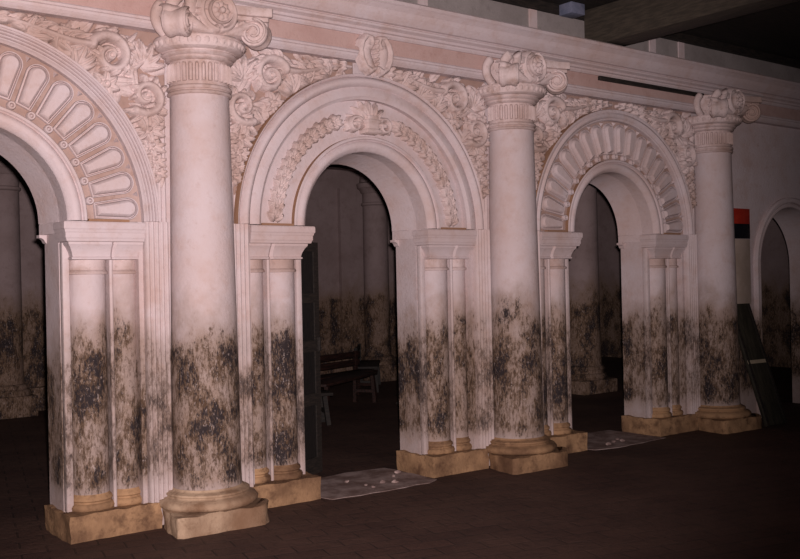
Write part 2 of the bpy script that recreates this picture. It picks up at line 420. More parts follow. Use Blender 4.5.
def spandrel(xc, sg, label, seed=1, crown=0.):
    """sg = +1: the corner right of the arch centre, -1: left"""
    rng = random.Random(seed)
    off = (xc+sg*1.05, YW, 3.0)
    t = thing('spandrel_relief', label, 'plaster relief', off, 'scrolling acanthus reliefs in the arch corners')
    X = lambda a: xc+sg*a
    def mask(x, z):
        a = (x-xc)*sg
        return (np.hypot(x-xc, z-ZS) > ROUT+.004) & (a < 1.318) & (z < 3.437) & (a > crown) & ((a < 1.232) | (z > 2.99) | (a < 1.30))
    def new(a0, a1, z0, z1):
        xa, xb = sorted((X(a0), X(a1))); return HF(xa, xb, z0, z1)
    def Pm(P): return [(X(a), z) for a, z in P]
    def an(a): return a if sg > 0 else PI-a
    def lf(h, a, z, ang, L, w, hh, c): h.leaf(X(a), z, an(ang), L, w, hh, c*sg)
    def fr(h, P, *k, **kw):
        sides = kw.pop('sides', (1, -1)); kw['sides'] = tuple(s_*sg for s_ in sides); frond(h, Pm(P), *k, rng=rng, **kw)
    def J(v, d=.02): return v+rng.uniform(-d, d)
    def out(h, nm, mat=None): return h.clip(mask).build(nm, mat or M_REL, t, YW, off)
    # low leafage filling the whole corner
    h = new(.0, 1.33, 2.33, 3.45); h.H[:] = .004; out(h, 'relief_ground', M_GRD)  # ground's brown holds crevice dirt and painted shade between the leaves
    h = new(.0, 1.33, 2.33, 3.45)
    k = 0
    while k < 60:
        a = rng.uniform(.02, 1.3); z = rng.uniform(2.4, 3.42)
        if math.hypot(a, z-ZS) < ROUT+.03: continue
        flow = math.atan2(a, -(z-ZS))+PI          # along the arch, upwards
        lf(h, a, z, flow+rng.choice((-1, 1))*rng.uniform(.3, 1.3), rng.uniform(.13, .24), rng.uniform(.032, .052), rng.uniform(.03, .06), rng.uniform(-.4, .4)); k += 1
    out(h, 'low_leafage')
    # long frond over the arch, rolling into the big scroll
    bx, bz = J(.93, .015), J(3.235, .01)
    h = new(.0, 1.16, 2.9, 3.45)
    sp = bez((.05+crown*.9, 3.395), (.40, 3.40), (.58, 3.27), (bx-.13, bz+.06), 16)
    fr(h, sp, 9, (.085, .22), (.024, .046), .085, ang=.72, curve=.32, sides=(1,))
    fr(h, sp, 8, (.06, .20), (.022, .042), .075, ang=.66, curve=.28, sides=(-1,))
    h.rib(Pm(sp), (.016, .036), (.05, .10)); out(h, 'acanthus_frond')
    h = new(.70, 1.26, 2.96, 3.45)
    sc = [(bx-.13, bz+.06)]+[(bx+r*math.cos(q), bz+r*math.sin(q)) for r, q in [(.150-.115*(i/36)**.8, 2.5-2*PI*1.35*i/36) for i in range(37)]]
    fr(h, sc[1:28], 10, (.125, .06), (.042, .024), .095, ang=.62, curve=.38, sides=(1,))
    h.rib(Pm(sc), (.046, .018), (.105, .075)); h.dome(X(bx), bz, .038, .105); h.dent(X(bx), bz, .018, .05)
    out(h, 'scroll')
    # second scroll, turned the other way, hanging below
    cx, cz = J(1.165, .01), J(2.995, .015)
    h = new(.78, 1.33, 2.72, 3.28)
    sc = [(cx+r*math.cos(q), cz+r*math.sin(q)) for r, q in [(.135-.105*(i/36)**.8, -2.2+2*PI*1.3*i/36) for i in range(37)]]
    fr(h, sc[:26], 9, (.14, .06), (.044, .022), .09, ang=.6, curve=-.3, sides=(-1,))
    h.rib(Pm(sc), (.042, .016), (.10, .07)); h.dome(X(cx), cz, .034, .10); h.dent(X(cx), cz, .016, .05)
    out(h, 'scroll')
    # flower in the crook of the arch
    h = new(.72, 1.04, 2.86, 3.18); q0 = rng.uniform(0, 1); fx, fz = J(.885, .01), J(3.03, .01)
    for k in range(7):
        q = q0+k*2*PI/7; h.leaf(X(fx), fz, q, .11, .040, .08, .15, base=.5)
    h.dome(X(fx), fz, .036, .095); h.dent(X(fx), fz, .015, .04); out(h, 'flower')
    # leaf sprays hugging the arch
    for (a, z, ang, L) in ((.56, 3.225, .75, .24), (.36, 3.30, .35, .22), (.70, 3.13, 1.1, .21)):
        a = J(a); ang = J(ang, .15)
        h = new(a-.27, a+.29, z-.22, 3.44)
        for k, dq in enumerate((-1.0, -.6, -.22, .2, .6, 1.0)):
            lf(h, a, z, ang+dq, L*(1-.22*abs(dq)), .036, .07+.018*(k % 2), -.3*dq)
        out(h, 'leaf_spray')
    # descending string of leaves beside the column
    for k, z in enumerate((2.84, 2.72, 2.61, 2.515, 2.435)):
        sz = 1-.11*k; a = 1.155+.020*k
        h = new(.92, 1.34, z-.2, z+.2)
        for dq, l in ((0, .15), (.62, .165), (-.62, .165), (1.2, .15), (-1.2, .15), (1.75, .10), (-1.75, .10)):
            lf(h, a, z+.05*sz, -PI/2+.12+J(dq, .08), l*sz, .036*sz, .085, .4*(1 if dq > 0 else -1 if dq < 0 else 0))
        h.dome(X(a), z+.035, .028*sz, .10); out(h, 'hanging_leaf')
    # tendril above second scroll
    h = new(1.04, 1.34, 3.1, 3.44)
    for k in range(6): lf(h, 1.14, 3.19, -.1+.5*k, .19, .036, .08, .25)
    out(h, 'leaf_spray')
    return t
spandrel(ARCH[0], 1, 'acanthus scroll relief between the left arch and the nearest column', seed=3)
spandrel(ARCH[0], -1, 'acanthus scroll relief on the far left side of the left arch', seed=13)
spandrel(ARCH[1], -1, 'acanthus scroll relief between the nearest column and the middle arch', seed=4, crown=.13)
spandrel(ARCH[1], 1, 'acanthus scroll relief between the middle arch and the second column', seed=5, crown=.13)
spandrel(ARCH[2], -1, 'acanthus scroll relief between the second column and the right arch', seed=6)
spandrel(ARCH[2], 1, 'acanthus scroll relief between the right arch and the third column', seed=8)

# ------------------------------------------------------------------ arch surrounds
def tongue(xc, th, r0, r1, hw0, hw1, y0, parent):
    """one raised round-headed flute panel pointing outwards along angle th"""
    n = 14; L = []
    rc = r1-hw1
    out = [(r0, -hw0), (rc, -hw1)]+[(rc+hw1*math.cos(q), hw1*math.sin(q)) for q in [-PI/2+PI*i/n for i in range(1, n)]]+[(rc, hw1), (r0, hw0)]
    C = ((r0+rc)/2, 0)
    levels = [(0, .0), (0, .020), (.003, .028), (.008, .028), (.012, .005), (.017, .005), (.020, .026), (.026, .040), (.038, .050)]
    V = []
    m_ = len(out)
    for ins, hh in levels:
        for i, (a, b) in enumerate(out):
            # inset towards the axis of the tongue
            aa = a
            if a <= r0+1e-6: aa = r0+ins
            else: aa = rc+(a-rc)*max(0., (hw1-ins)/hw1)
            hwl = hw0+(hw1-hw0)*min(1, max(0, (aa-r0)/(rc-r0)))
            bb = b*(max(.003, (abs(hwl)-ins))/abs(hwl))
            x = aa*math.cos(th)-bb*math.sin(th); z = aa*math.sin(th)+bb*math.cos(th)
            V.append((xc+x, y0-hh, ZS+z))
    F = []
    for j in range(len(levels)-1):
        for i in range(m_): F.append((j*m_+i, j*m_+(i+1) % m_, (j+1)*m_+(i+1) % m_, (j+1)*m_+i))
    F.append(tuple((len(levels)-1)*m_+i for i in range(m_)))
    off = Vector((xc, 0, ZS))
    return mk('flute_panel', [Vector(v)-off for v in V], F, M_PL, parent, smooth=True, auto=35)
def surround(xc, label, r_in, n_reed, fan, cap):
    t = thing('arch_surround', label, 'arch moulding', (xc, 0, ZS), 'moulded arch surrounds')
    off = Vector((xc, 0, ZS))
    def loc(VF): return [Vector(v)-off for v in VF[0]], VF[1]
    # outer moulding, running down to the plinths; its outer flank is brown with dust
    P = [(r_in, YW), (r_in, .05)]
    wd = ROUT-r_in
    if cap == 'reed':
        k = 4
        for i in range(k):
            a = r_in+.012+(wd-.03)*i/k; b = r_in+.012+(wd-.03)*(i+1)/k
            P += [(a+(b-a)*q, .040-.022*math.sin(PI*q)**.6-.006*i) for q in (0.02, .15, .3, .5, .7, .85, .98)]
        P += [(ROUT-.014, .012), (ROUT-.004, .012), (ROUT, .02)]
    elif cap == 'roll':
        a, b = r_in+.01, r_in+wd*.45
        P += [(a, .045), (a+.015, .03), (b-.02, .03), (b, .042)]
        P += [(b+.01+(ROUT-.03-b)*q, .045-.045*math.sin(PI*q)**.7) for q in (0, .1, .25, .4, .5, .6, .75, .9, 1)]
        P += [(ROUT-.012, .03), (ROUT-.003, .025), (ROUT, .03)]
    else:
        P += [(r_in+.01, .04), (r_in+.02, .04)]+[(r_in+.02+(wd-.045)*q, .04-.030*math.sin(PI*q)**.7) for q in (.1, .25, .5, .75, .9)]+[(ROUT-.018, .02), (ROUT-.004, .02), (ROUT, .028)]
    P += [(ROUT, YW-.001)]
    V, F = loc(sweep(arcpath(xc, ZS, None), P))
    o = mk('outer_moulding', V, F, [M_PL, M_BROWN], t, smooth=True, auto=38)
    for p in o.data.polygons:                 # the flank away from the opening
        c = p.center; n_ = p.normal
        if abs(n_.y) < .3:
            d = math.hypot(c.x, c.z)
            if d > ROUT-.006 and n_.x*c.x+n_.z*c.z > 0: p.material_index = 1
    # inner ring
    P = [(.613, YC-.002), (.613, .10), (.620, .082), (.632, .072)]+[(.632+.07*q, .072-.022*math.sin(PI*q)**.7) for q in (.15, .3, .5, .7, .85, 1)]
    P += [(.708, .066), (.712, .05), (.728, .05), (.735, .058), (.735, YW-.001)]
    P = [(.6135, YW-.001)]+P[1:]
    V, F = loc(sweep(arcpath(xc, ZS, None), P))
    o = mk('inner_ring', V, F, [M_PL, M_BROWN], t, smooth=True, auto=38)
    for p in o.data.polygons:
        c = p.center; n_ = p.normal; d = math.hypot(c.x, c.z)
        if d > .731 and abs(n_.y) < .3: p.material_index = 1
    if fan:
        n = 18; dth = PI/n
        ro = r_in-.022
        V = []; F = []; m_ = 72
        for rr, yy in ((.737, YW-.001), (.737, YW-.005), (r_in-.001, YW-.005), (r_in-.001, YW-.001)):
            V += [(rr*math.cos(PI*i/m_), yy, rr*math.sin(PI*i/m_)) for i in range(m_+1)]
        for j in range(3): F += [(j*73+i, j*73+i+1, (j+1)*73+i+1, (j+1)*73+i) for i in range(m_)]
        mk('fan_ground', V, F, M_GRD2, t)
        for k in range(n):
            tongue(xc, (k+.5)*dth, .79, ro, .79*dth/2-.014, ro*dth/2-.018, YW-.001, t)
        for k in range(1, n):
            th = k*dth; cx, cz = .768*math.cos(th), .768*math.sin(th)
            V = []; F = []; m_ = 12
            for rr, hh in ((.030, 0), (.030, .026), (.024, .040), (.015, .038), (.012, .022), (.006, .034)):
                V += [(cx+rr*math.cos(q), YW-.001-hh, cz+rr*math.sin(q)) for q in [2*PI*i/m_ for i in range(m_)]]
            for j in range(5):
                F += [(j*m_+i, j*m_+(i+1) % m_, (j+1)*m_+(i+1) % m_, (j+1)*m_+i) for i in range(m_)]
            F.append(tuple(5*m_+i for i in range(m_)))
            mk('curl_knob', V, F, M_PL, t, smooth=True, auto=40)
            a, b = r_in-.052, r_in-.008; q = .022/ (r_in)
            P3 = [(b*math.cos(th+q), b*math.sin(th+q)), (b*math.cos(th-q), b*math.sin(th-q)), (a*math.cos(th), a*math.sin(th))]
            c3 = (sum(p[0] for p in P3)/3, sum(p[1] for p in P3)/3)
            V = [(p[0], YW-.001, p[1]) for p in P3]+[(c3[0], YW-.042, c3[1])]
            mk('corner_dart', V, [(0, 1, 3), (1, 2, 3), (2, 0, 3), (2, 1, 0)], M_PL, t)
    return t
surround(ARCH[0], 'reeded arch surround with fan of round-headed flutes over the left opening', 1.125, 4, True, 'reed')
surround(ARCH[1], 'rolled arch surround over the middle opening with plain inner field', 1.03, 2, False, 'roll')
surround(ARCH[2], 'narrow-rimmed arch surround with fan of flutes over the right opening', 1.125, 3, True, 'thin')

# brown fillets lying on the impost tops
# garland inside the middle arch
def garland():
    xc = ARCH[1]; off = (xc, YW, ZS+.9)
    t = thing('leaf_garland', 'carved leaf garland with crowned centrepiece inside the middle arch', 'plaster relief', off)
    for sg in (-1, 1):
        for k in range(13):
            th = math.radians(4+5.3*k); R = .885
            px, pz = xc+sg*R*math.cos(th), ZS+R*math.sin(th)
            dirn = th+PI/2 if sg > 0 else PI-(th+PI/2)
            h = HF(px-.14, px+.14, pz-.14, pz+.15, .006)
            for dq, l, c in ((0, .115, 0), (.65, .115, -.35), (-.65, .115, .35), (1.2, .08, -.3), (-1.2, .08, .3)):
                h.leaf(px-.02*math.cos(dirn), pz-.02*math.sin(dirn), dirn+dq, l, .027, .062, c)
            h.dome(px, pz, .016, .05)
            h.build('garland_leaf', M_REL, t, YW, off)
    z0 = ZS+.735
    h = HF(xc-.24, xc+.24, z0, z0+.30, .006)
    for q in range(9):
        a = math.radians(14+19*q); h.leaf(xc, z0+.08, a, .22, .036, .085, (q-4)*.06)
    h.clip(lambda x, z: np.hypot(x-xc, z-ZS) < 1.026); h.build('leaf_crown', M_REL, t, YW, off)
    h = HF(xc-.10, xc+.10, z0+.0, z0+.19, .006)
    for i, (w0, z1, z2) in enumerate(((.075, .02, .05), (.055, .05, .10), (.07, .10, .13), (.05, .13, .165))):
        m_ = (np.abs(h.X-xc) < w0) & (h.Z > z0+z1) & (h.Z < z0+z2)
        h.H = np.where(m_, .115-.9*((h.X-xc)**2)-.01*(i % 2), h.H)
    h.build('vase', M_REL, t, YW, off)
    for sg in (-1, 1):
        cx, cz = xc+sg*.145, z0+.085
        h = HF(cx-.09, cx+.09, cz-.085, cz+.09, .006)
        P = [(cx+sg*r*math.cos(q), cz+r*math.sin(q)) for r, q in [(.065-.05*(i/30), 2.4-2*PI*1.3*i/30) for i in range(31)]]
        h.rib(P, (.024, .012), (.09, .07)); h.dome(cx, cz, .018, .08)
        for k in range(4): h.leaf(cx+sg*.03, cz-.02, (0 if sg > 0 else PI)+sg*(-.5+.45*k), .07, .018, .045, 0)
        h.build('side_scroll', M_REL, t, YW, off)
garland()

def cartouche():
    xc = ARCH[1]; z0 = 3.335; off = (xc, 0, z0+.16)
    t = thing('keystone_cartouche', 'scrolled cartouche with bead string above the middle arch crown', 'plaster ornament', off)
    YY = -.022
    for sg in (-1, 1):
        h = HF(xc-.17, xc+.17, z0-.03, z0+.34, .006)
        P = [(xc+sg*a, z0+z) for a, z in [(.02, .04), (.06, .02), (.11, .05), (.14, .11), (.15, .18), (.13, .25), (.09, .295), (.045, .29), (.03, .25), (.05, .215), (.08, .22)]]
        h.rib(P, (.030, .026), (.085, .07))
        h.rib([(xc+sg*a, z0+z) for a, z in [(.055, .06), (.085, .13), (.09, .19), (.065, .26)]], (.065, .055), (.062, .062))
        h.build('scroll_lobe', M_REL, t, .0, off)
    h = HF(xc-.05, xc+.05, z0-.03, z0+.33, .006)
    for k in range(7): h.dome(xc, z0+.26-.036*k, .020-.0008*k, .05, .045)
    h.leaf(xc, z0+.07, -PI/2, .09, .028, .10, 0)
    h.build('bead_string', M_REL, t, .0, off)
cartouche()

# ------------------------------------------------------------------ columns
def volute(parent, ang, z, dist, R=.085, wid=.11):
    """corner scroll; its disc stands in the vertical plane along ang"""
    d = Vector((math.cos(ang), math.sin(ang), 0)); ax = Vector((-d.y, d.x, 0)); u = Vector((0, 0, 1))
    c = d*dist+u*z
    V = []; F = []; n = 40
    rings = [(-wid/2, .0), (-wid/2, R*.28), (-wid/2+.012, R*.30), (-wid/2+.022, R*.5), (-wid/2+.022, R*.72), (-wid/2, R*.80), (-wid/2, R*.93), (-wid/2+.01, R),
             (-wid/2+.03, R*.97), (-wid*.15, R*.88), (wid*.15, R*.88)]
    rings = rings+[(-a, r) for a, r in rings[::-1][1:]]
    rings = rings[1:-1]
    for a, r in rings:
        V += [c+ax*a+(d*math.cos(q)+u*math.sin(q))*r for q in [2*PI*i/n for i in range(n)]]
    k = len(rings)
    for j in range(k-1): F += [(j*n+i, j*n+(i+1) % n, (j+1)*n+(i+1) % n, (j+1)*n+i) for i in range(n)]
    F += [tuple(range(n))[::-1], tuple((k-1)*n+i for i in range(n))]
    V2 = [(v.x, min(v.y, .097), v.z) for v in V]
    vo = mk('volute', V2, F, M_REL, parent, smooth=True, auto=50)
    # spiral fillets on both cheeks
    for s_ in (-1, 1):
        W_ = MB()
        P = [c+ax*s_*(wid/2+.001)+(d*math.cos(q)+u*math.sin(q))*r for r, q in [(R*.93-(R*.70)*i/44, PI*.5+s_*0-2*PI*1.6*i/44) for i in range(45)]]
        path = []
        for i, p in enumerate(P):
            tg = (P[min(i+1, 44)]-P[max(i-1, 0)]).normalized(); path.append((p, tg.cross(ax), ax))
        V, F = sweep(path, [(math.cos(q)*.010, math.sin(q)*.014) for q in [2*PI*i/8 for i in range(8)]])
        mk('spiral_fillet', [(v[0], min(v[1], .097), v[2]) for v in V], F, M_REL, vo, smooth=True)
    return vo
def tube(P, w, hgt, refl=None, nn=10):
    P = [Vector(p) for p in P]; path = []
    for i, p in enumerate(P):
        tg = (P[min(i+1, len(P)-1)]-P[max(i-1, 0)]).normalized(); a = tg.cross(Vector(refl or (0, -1, 0))).normalized()
        path.append((p, a, a.cross(tg).normalized()))
    return sweep(path, [(math.cos(q)*w, math.sin(q)*hgt) for q in [2*PI*i/nn for i in range(nn)]])
def make_column(label, group, ymax=.097, name='engaged_column'):
    t = thing(name, label, 'column', (0, 0, 0), group)
    # plinth block with cut corners
    P = [(-.36, -.36), (.235, -.385), (.325, -.30), (.35, -.20), (.34, .024), (.232, .024), (.232, ymax), (-.232, ymax), (-.232, .024), (-.33, .024), (-.375, -.22), (-.39, -.33)]
    MB().prism(P, 0, .135).build('plinth', M_PLC, t)
    rough(t.children[0], .014, .04)
    V, F = lathe([(.26, .125), (.325, .128), (.350, .145), (.355, .168), (.338, .190), (.305, .200), (.292, .208), (.290, .214), (.297, .221), (.295, .233), (.278, .241), (.262, .245), (.252, .25), (.248, .262)], 0, 0, 72, ymax)
    mk('base_moulding', V, F, M_PLC, t, smooth=True, auto=50)
    V, F = lathe([(.246, .245), (.243, .27), (.240, .35), (.237, .8), (.229, 1.5), (.219, 2.2), (.207, 2.995)], 0, 0, 96, ymax)
    mk('shaft', V, F, M_COL, t, smooth=True, auto=60)
    V, F = lathe([(.205, 2.99), (.222, 2.995), (.228, 3.005), (.222, 3.017), (.214, 3.02), (.214, 3.026), (.226, 3.03), (.230, 3.04), (.224, 3.052), (.212, 3.058), (.212, 3.065)], 0, 0, 72, ymax)
    mk('neck_ring', V, F, M_REL, t, smooth=True, auto=50)
    V, F = lathe([(.210, 3.06), (.210, 3.225), (.228, 3.23), (.240, 3.24), (.236, 3.25), (.236, 3.256), (.254, 3.262), (.264, 3.273), (.258, 3.284), (.262, 3.290), (.292, 3.298), (.304, 3.306), (.314, 3.34), (.318, 3.374), (.308, 3.388), (.25, 3.39)], 0, 0, 72, ymax)
    mk('bell', V, F, M_REL, t, smooth=True, auto=35)
    # little round-headed flutes on the neck
    nf = 30
    for k in range(nf):
        a = 2*PI*k/nf
        if math.sin(a) > .30: continue
        ca, sa = math.cos(a), math.sin(a); tx, ty = -sa, ca
        out = [(-.014, 3.08), (.014, 3.08), (.014, 3.195)]+[(.014*math.cos(q), 3.195+.018*math.sin(q)) for q in [PI*i/6 for i in range(1, 6)]]+[(-.014, 3.195)]
        V = []; n = len(out)
        for ins, rr in ((0, .209), (0, .224), (.30, .228), (.55, .214)):
            for b, z in out:
                zc = 3.13; V.append((ca*rr+tx*b*(1-ins), sa*rr+ty*b*(1-ins), zc+(z-zc)*(1-ins*.25)))
        F = [(j*n+i, j*n+(i+1) % n, (j+1)*n+(i+1) % n, (j+1)*n+i) for j in range(3) for i in range(n)]+[tuple(3*n+i for i in range(n))]
        mk('neck_flute', V, F, M_REL, t, smooth=True, auto=40)
    # carved band: small leaf tips round the bell
    W_ = MB(); nb = 34
    for k in range(nb):
        a = 2*PI*k/nb
        if math.sin(a) > .2: continue
        ca, sa = math.cos(a), math.sin(a); tx, ty = -sa, ca
        V = [];
        out = [(0, 3.308), (.019, 3.330), (.020, 3.352), (.010, 3.366), (-.010, 3.366), (-.020, 3.352), (-.019, 3.330)]
        for b, z in out: V.append((ca*.311+tx*b, sa*.311+ty*b, z))
        V.append((ca*.340, sa*.340, 3.345))
        W_.add(V, [(i, (i+1) % 7, 7) for i in range(7)])
    W_.build('leaf_band', M_REL, t, smooth=True)
    # core block and abacus with hollowed sides
    V, F = lathe([(.26, 3.385), (.24, 3.42), (.235, 3.50), (.27, 3.60)], 0, 0, 48, -.001 if ymax < .5 else None)
    mk('core', V, F, M_REL, t, smooth=True, auto=50)
    def aba(h, z0, z1, nm):
        q = h; yb = -.036; P = [(-q+.03, yb)]
        P = [(-.20, yb), (-.20, -q+.09)]+[(-q+2*q*f, -q+math.sin(PI*f)*.075) for f in (.28, .35, .5, .65, .8, .92)]
        P += [(q-.02, -q), (q, -q+.02), (q-.02, -q+.06), (q-.045, -.12), (q-.03, yb)]
        return MB().prism(P, z0, z1).build(nm, M_REL, t, bevel=.006)
    aba(.375, 3.505, 3.535, 'abacus_fillet'); aba(.395, 3.538, 3.60, 'abacus')
    for ang in (-PI/4, -3*PI/4): volute(t, ang, 3.425, .42, .10, .14)
    # carved front: a loop round the rosette and broad sweeps out to the corner scrolls
    h = HF(-.40, .40, 3.385, 3.70, .007)
    fill = (np.abs(h.X) < .33-.25*np.abs(h.Z-3.47)) & (h.Z > 3.389) & (h.Z < 3.535)
    h.H = np.where(fill, .045, 0)
    h.dome(0, 3.535, .125, .04, .05)
    for sg in (-1, 1):
        h.rib(bez((sg*.05, 3.40), (sg*.16, 3.41), (sg*.20, 3.50), (sg*.36, 3.50), 14), (.035, .050), (.085, .105))
        h.rib(bez((sg*.05, 3.395), (sg*.14, 3.40), (sg*.22, 3.42), (sg*.33, 3.43), 12), (.020, .030), (.09, .07))
        h.rib([(sg*.125*math.cos(q), 3.535+.125*math.sin(q)) for q in [-1.45+2.6*i/16 for i in range(17)]], (.030, .026), (.115, .10))
        for k in range(4): h.leaf(sg*(.10+.05*k), 3.43+.012*k, (PI/2 if sg > 0 else PI/2)-sg*.55, .11, .026, .10, -sg*.3)
    h.leaf(0, 3.47, -PI/2, .08, .05, .125, 0)
    h.build('carved_front', M_REL, t, -.235, (0, 0, 0))
    # fat curled leaves that replace the worn left corner of the abacus
    for P, w_, h_ in ((bez((-.24, -.20, 3.40), (-.32, -.24, 3.46), (-.36, -.26, 3.54), (-.30, -.32, 3.60), 12), .045, .035),
                      (bez((-.16, -.22, 3.45), (-.20, -.28, 3.52), (-.19, -.32, 3.58), (-.23, -.33, 3.61), 12), .045, .035),
                      (bez((-.26, -.06, 3.39), (-.36, -.08, 3.44), (-.38, -.06, 3.53), (-.31, -.09, 3.60), 12), .040, .035)):
        V, F = tube(P, w_, h_); mk('curled_leaf', V, F, M_REL, t, smooth=True)
    # rosette
    ro = MB(); cx, cy, cz = 0, -.355, 3.535
    V, F = lathe([(.0901, 0), (.092, .02), (.084, .036), (.076, .030), (.070, .020), (.02, .018)], 0, 0, 36)
    o = mk('rosette', [(x+cx, cy+.02-z, y+cz) for x, y, z in V], F, M_REL, t, smooth=True, auto=50)
    for k in range(8):
        a = k*PI/4; V = []; 
        for j, (r_, wd, hh) in enumerate(((.018, .006, .03), (.035, .018, .045), (.052, .020, .042), (.068, .006, .026))):
            for q, up_ in ((-1, 0), (0, 1), (1, 0)):
                x = r_*math.cos(a)-q*wd*math.sin(a); z = r_*math.sin(a)+q*wd*math.cos(a)
                V.append((cx+x, cy+.02-(hh if up_ else hh*.55), cz+z))
        F = [(j*3+i, j*3+i+1, j*3+i+4, j*3+i+3) for j in range(3) for i in range(2)]
        mk('petal', V, F, M_REL, o, smooth=True)
    V, F = lathe([(.022, .02), (.022, .045), (.014, .058), (.004, .062)], 0, 0, 16)
    mk('button', [(x+cx, cy+.02-z, y+cz) for x, y, z in V], F, M_REL, o, smooth=True, auto=60)
    return t
def copy_tree(o, parent=None):
    c = o.copy(); COL.objects.link(c)
    if parent: c.parent = parent
    for ch in list(o.children): copy_tree(ch, c)
    return c
CG = 'engaged columns of the arcade wall'
c1 = make_column('nearest tall round column, mouldy below, between left and middle arches', CG)
for x, lab in ((S, 'second tall mouldy round column, between the middle and right arches'),
               (2*S, 'third tall round column, dim, just left of the red and black sign'),
               (-S, 'tall round column at the far left end beyond the left arch')):
    c = copy_tree(c1); c.location.x = x; c['label'] = lab
    if x > 0:                                  # their feet are washed a browner ochre
        for ch in c.children:
            if ch.name.split('.')[0] in ('plinth', 'base_moulding'):
                ch.material_slots[0].link = 'OBJECT'; ch.material_slots[0].material = M_PLI

# ------------------------------------------------------------------ pilaster pairs with imposts and plinths
def make_pilaster(sg, label):
    """sg=+1: on the right-hand jamb of its arch; local x = sg * distance from the arch centre"""
    t = thing('pilaster_pair', label, 'pilaster', (0, 0, 0), 'paired pilasters flanking the arches')
    X = lambda a: sg*a
    def poly(P, z0, z1, nm, mat, bev=.01): return MB().prism([(X(a), y) for a, y in P], z0, z1).build(nm, mat, t, bevel=bev, seg=2)
    poly([(.568, .025), (1.20, .025), (1.20, .097), (1.098, .097), (1.098, .237), (.598, .237), (.598, .54), (.568, .54)], 0, .175, 'plinth', M_PLI, 0)
    rough(t.children[0], .012, .045)
    # base mouldings following the shafts
    for (cx, r) in ((.783, .126), (1.030, .098)):
        pr = [(r+.02, .165), (r+.032, .175), (r+.036, .195), (r+.028, .213), (r+.012, .220), (r+.010, .230), (r+.02, .240), (r+.016, .258), (r+.003, .266), (r, .28)]
        V, F = lathe(pr, X(cx), YC-.002, 40, None, PI, 2*PI)
        V = [(v[0], v[1], v[2]) for v in V]
        mk('shaft_base', V, F, M_PLI, t, smooth=True, auto=50)
        V, F = lathe([(r, .265), (r, 1.765)], X(cx), YC-.002, 48, None, PI, 2*PI)
        mk('half_shaft', V, F, M_COL, t, smooth=True, auto=60)
        V, F = lathe([(r, 1.755), (r+.014, 1.757), (r+.018, 1.768), (r+.010, 1.78), (r+.002, 1.785), (r+.002, 1.852)],
                     X(cx), YC-.002, 40, None, PI, 2*PI)
        mk('shaft_capital', V, F, M_REL, t, smooth=True, auto=45)
    V, F = lathe([(.013, .172), (.013, 1.853)], X(.921), YC-.09, 16)
    mk('bead_strip', V, F, M_STRIP, t, smooth=True, auto=60)
    MB().box(*sorted((X(.911), X(.931))), YC-.09, YC-.002, .172, 1.853).build('bead_backing', M_STRIP, t)
    MB().box(*sorted((X(.602), X(.650))), YC-.06, YC-.002, .172, 1.971).build('jamb_strip', M_STRIP, t, bevel=.008)
    # carved bell under the impost, one block over both shafts
    V = []; F = []
    rg = lambda o_: [(X(.652-o_), YC-.002), (X(.652-o_), .116-o_), (X(.903), .112-o_), (X(.921), .132-o_), (X(.939), .116-o_), (X(1.125), .116-o_), (X(1.125), YC-.002)]
    pr = [(.0, 1.852), (.012, 1.857), (.012, 1.868), (.004, 1.874), (.010, 1.90), (.026, 1.935), (.042, 1.955), (.044, 1.9715)]
    for o_, z in pr: V += [(x, y, z) for x, y in rg(o_)]
    for j in range(len(pr)-1): F += [(7*j+i, 7*j+(i+1) % 7, 7*j+7+(i+1) % 7, 7*j+7+i) for i in range(7)]
    F += [tuple(range(7)), tuple(7*(len(pr)-1)+i for i in range(7))]
    mk('carved_bell', V, F, M_PL, t, smooth=True, auto=30)
    # impost: stepped slab over both shafts
    def slab(a0, a1, y0, y1, z0, z1, nm, mat=M_PL, b=.006):
        return MB().box(*sorted((X(a0), X(a1))), y0, y1, z0, z1).build(nm, mat, t, bevel=b)
    pr = [(.0, 1.972), (.010, 1.975), (.014, 1.99), (.020, 2.0), (.020, 2.03), (.024, 2.035), (.028, 2.05), (.034, 2.058), (.034, 2.095), (.029, 2.104), (.0, 2.106)]
    V = []; F = []; n = len(pr)
    ring = lambda o_: [(X(.60-o_), YC-.002), (X(.60-o_), .062-o_), (X(1.125), .062-o_), (X(1.125), YC-.002)]
    for o_, z in pr: V += [(x, y, z) for x, y in ring(o_)]
    for j in range(n-1): F += [(4*j+i, 4*j+i+1, 4*j+4+i+1, 4*j+4+i) for i in range(3)]
    F += [(0, 1, 2, 3), tuple(4*(n-1)+i for i in range(4))]
    F += [(4*j+3, 4*j, 4*j+4, 4*j+7) for j in range(n-1)]
    mk('impost', V, F, M_PL, t)
    # thin brown strip along the joint on the impost top, and the small impost on the inner reveal
    slab(.742, 1.022, .052, .098, 2.1065, 2.124, 'brown_seam', M_BROWN, 0)
    MB().prism([(X(.5985), YC+.02), (X(.5985), YB), (X(.563), YB)], 2.035, 2.110).build('reveal_impost', M_PL, t)
    MB().prism([(X(a), z) for a, z in [(.5985, 1.975), (.590, 1.98), (.580, 2.0), (.565, 2.012), (.548, 2.014), (.548, 2.034), (.5985, 2.034)]], YB-.05, YB+.012, 'y').build('reveal_bracket', M_PL, t)
    # ribbed strip between the pilasters and the column
    V, F = sweep([((0, 0, .172), (sg, 0, 0), (0, 1, 0)), ((0, 0, 2.1115), (sg, 0, 0), (0, 1, 0))], reeds(1.132, 1.305, .062, 5, .024, .0985))
    mk('reeded_strip', V, F, M_STRIP, t, smooth=True, auto=50)
    V, F = sweep([((0, 0, 2.112), (sg, 0, 0), (0, 1, 0)), ((0, 0, 2.98), (sg, 0, 0), (0, 1, 0))], reeds(ROUT+.006, 1.305, .085, 2, .02, .0985))
    mk('upper_strip', V, F, M_PL, t, smooth=True, auto=50)
    return t
